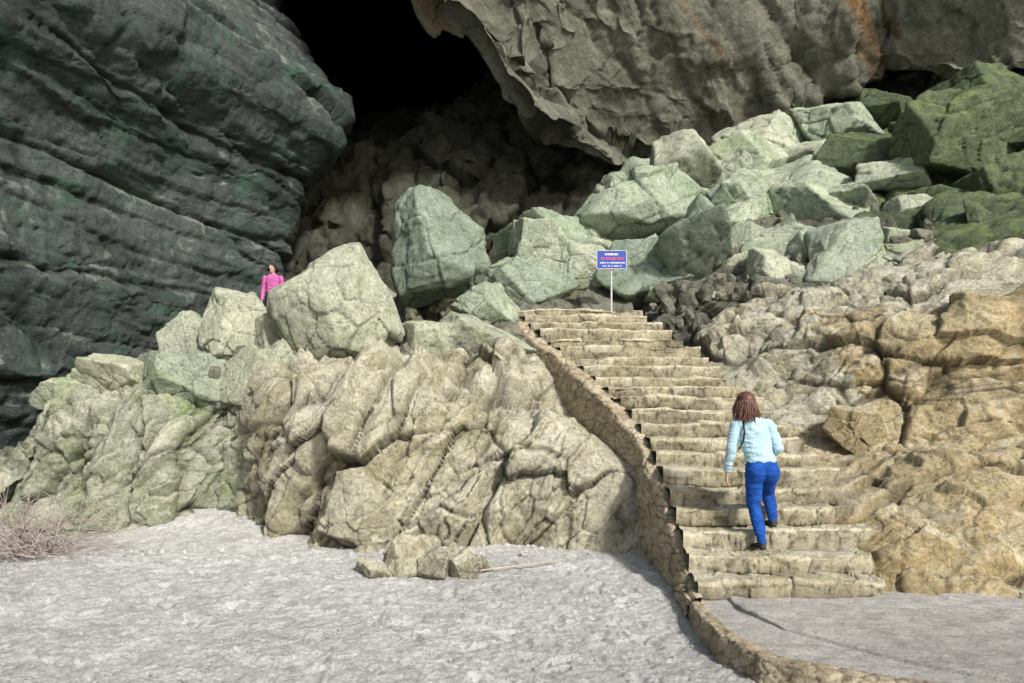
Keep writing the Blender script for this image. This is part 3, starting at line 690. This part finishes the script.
cap((2.665,7.565,.605),(2.655,7.71,.578),.034,.030,'F',(1.15,1));cap((2.655,7.71,.578),(2.645,7.77,.572),.034,.024,'F',(1.2,.9));cap((2.665,7.565,.63),(2.667,7.545,.578),.034,.032,'F')
cap((2.255,7.455,1.595),(2.205,7.425,1.36),.054,.042,'S');cap((2.205,7.425,1.36),(2.185,7.50,1.155),.042,.031,'S');cap((2.185,7.50,1.155),(2.183,7.508,1.125),.024,.022,'K')
cap((2.59,7.455,1.59),(2.665,7.41,1.375),.054,.042,'S');cap((2.665,7.41,1.375),(2.63,7.60,1.27),.042,.031,'S');cap((2.63,7.60,1.27),(2.625,7.63,1.26),.024,.022,'K')
hand((2.183,7.512,1.115),(.0,.16,-1),(0.1,1,.16),(1,0,0))
hand((2.625,7.645,1.257),(-.15,1,-.15),(-.9,-.1,.35),(0.1,-.1,-1))
hc=np.array((2.365,7.49,1.82));head(hc)
def rl(co,lv):
    hem=1.235+.006*np.sin(co[:,0]*60)
    lv=np.where((lv==1)&(co[:,2]>hem),0,lv)
    return np.where((lv==0)&(co[:,2]<hem)&(co[:,0]>2.3)&(co[:,0]<2.66)&(co[:,1]<7.54),1,lv)
finish_body(woman,[cloth("light_blue_knit",(.38,.55,.63),.85,1.15,9),cloth("blue_denim",(.012,.065,.30),.6,1.5,9),simple("shoe_black",(.025,.025,.03),.6),M_skin,simple("shoe_sole_white",(.6,.6,.58),.6)],rl)
hair_on(hc,woman)
M_blk=simple("black_leather",(.02,.02,.022),.5)
join_tubes("bag_strap",[tube([(2.34,7.57,1.62),(2.33,7.50,1.665),(2.315,7.40,1.63),(2.305,7.335,1.52),(2.29,7.33,1.44),(2.265,7.38,1.36)],[.011]*6,8)],M_blk,woman)

# distant visitor in pink behind the left boulders
pw=bpy.data.objects.new("visitor",None);link(pw)
bmw=bmesh.new();prims=[];ox,oy,oz=-5.20,16.1,3.50
def q(x,y,z): return (ox+x,oy+y,oz+z)
cap(q(0,0,.86),q(0,0,.98),.14,.125,'J',(1.1,.8));cap(q(0,0,.98),q(0,0,1.25),.125,.14,'S',(1.05,.7));cap(q(-.14,0,1.30),q(.14,0,1.30),.055,.055,'S');cap(q(0,0,1.30),q(0,-.01,1.41),.05,.045,'K')
for s_ in (-1,1):
    cap(q(s_*.08,0,.84),q(s_*.09,-.03,.46),.09,.06,'J');cap(q(s_*.09,-.03,.46),q(s_*.09,0,.09),.058,.038,'J');cap(q(s_*.09,.01,.05),q(s_*.10,-.15,.035),.035,.028,'F')
    cap(q(s_*.17,0,1.29),q(s_*.22,.02,1.05),.05,.04,'S');cap(q(s_*.22,.02,1.05),q(s_*.20,-.1,.83),.04,.03,'S');hand(q(s_*.20,-.11,.81),(0,-.3,-1),(0,-1,.3),(-s_,0,0))
hc2=np.array(q(0,-.01,1.50));head(hc2,-1)
finish_body(pw,[cloth("pink_jacket",(.50,.12,.34),.85,1.15,9),cloth("dark_trousers",(.03,.03,.05),.8,1.2,9),M_blk,M_skin],None,.006)
hair_on(hc2,pw,-1,.012,simple("dark_hair",(.03,.02,.02),.5))

# ------------------------------------------------------------------ light, world, camera
w=bpy.data.worlds.new("World");scene.world=w;w.use_nodes=True
sky=w.node_tree.nodes.new("ShaderNodeTexSky");sky.sky_type='NISHITA';sky.sun_disc=False
dirv=Vector((-.46,.78,-.62)).normalized()
sky.sun_elevation=math.asin(-dirv.z);sky.sun_rotation=math.atan2(-dirv.x,-dirv.y);sky.dust_density=3
w.node_tree.links.new(sky.outputs[0],w.node_tree.nodes["Background"].inputs[0]);w.node_tree.nodes["Background"].inputs[1].default_value=.13
sd=bpy.data.lights.new("sun",'SUN');sd.energy=4.4;sd.angle=math.radians(5);sd.color=(1,.97,.91)
so=link(bpy.data.objects.new("sun",sd));so.rotation_euler=dirv.to_track_quat('-Z','Y').to_euler();so.location=(10,-20,20)
cd=bpy.data.cameras.new("camera");cd.sensor_width=36;cd.lens=740/1024*36;cd.shift_y=(425-341.5)/1024;cd.clip_end=300
co_=link(bpy.data.objects.new("camera",cd));co_.location=(0,0,1.6);co_.rotation_euler=(math.radians(90),0,0);scene.camera=co_
scene.view_settings.view_transform='Standard';scene.view_settings.look='None';scene.view_settings.exposure=0
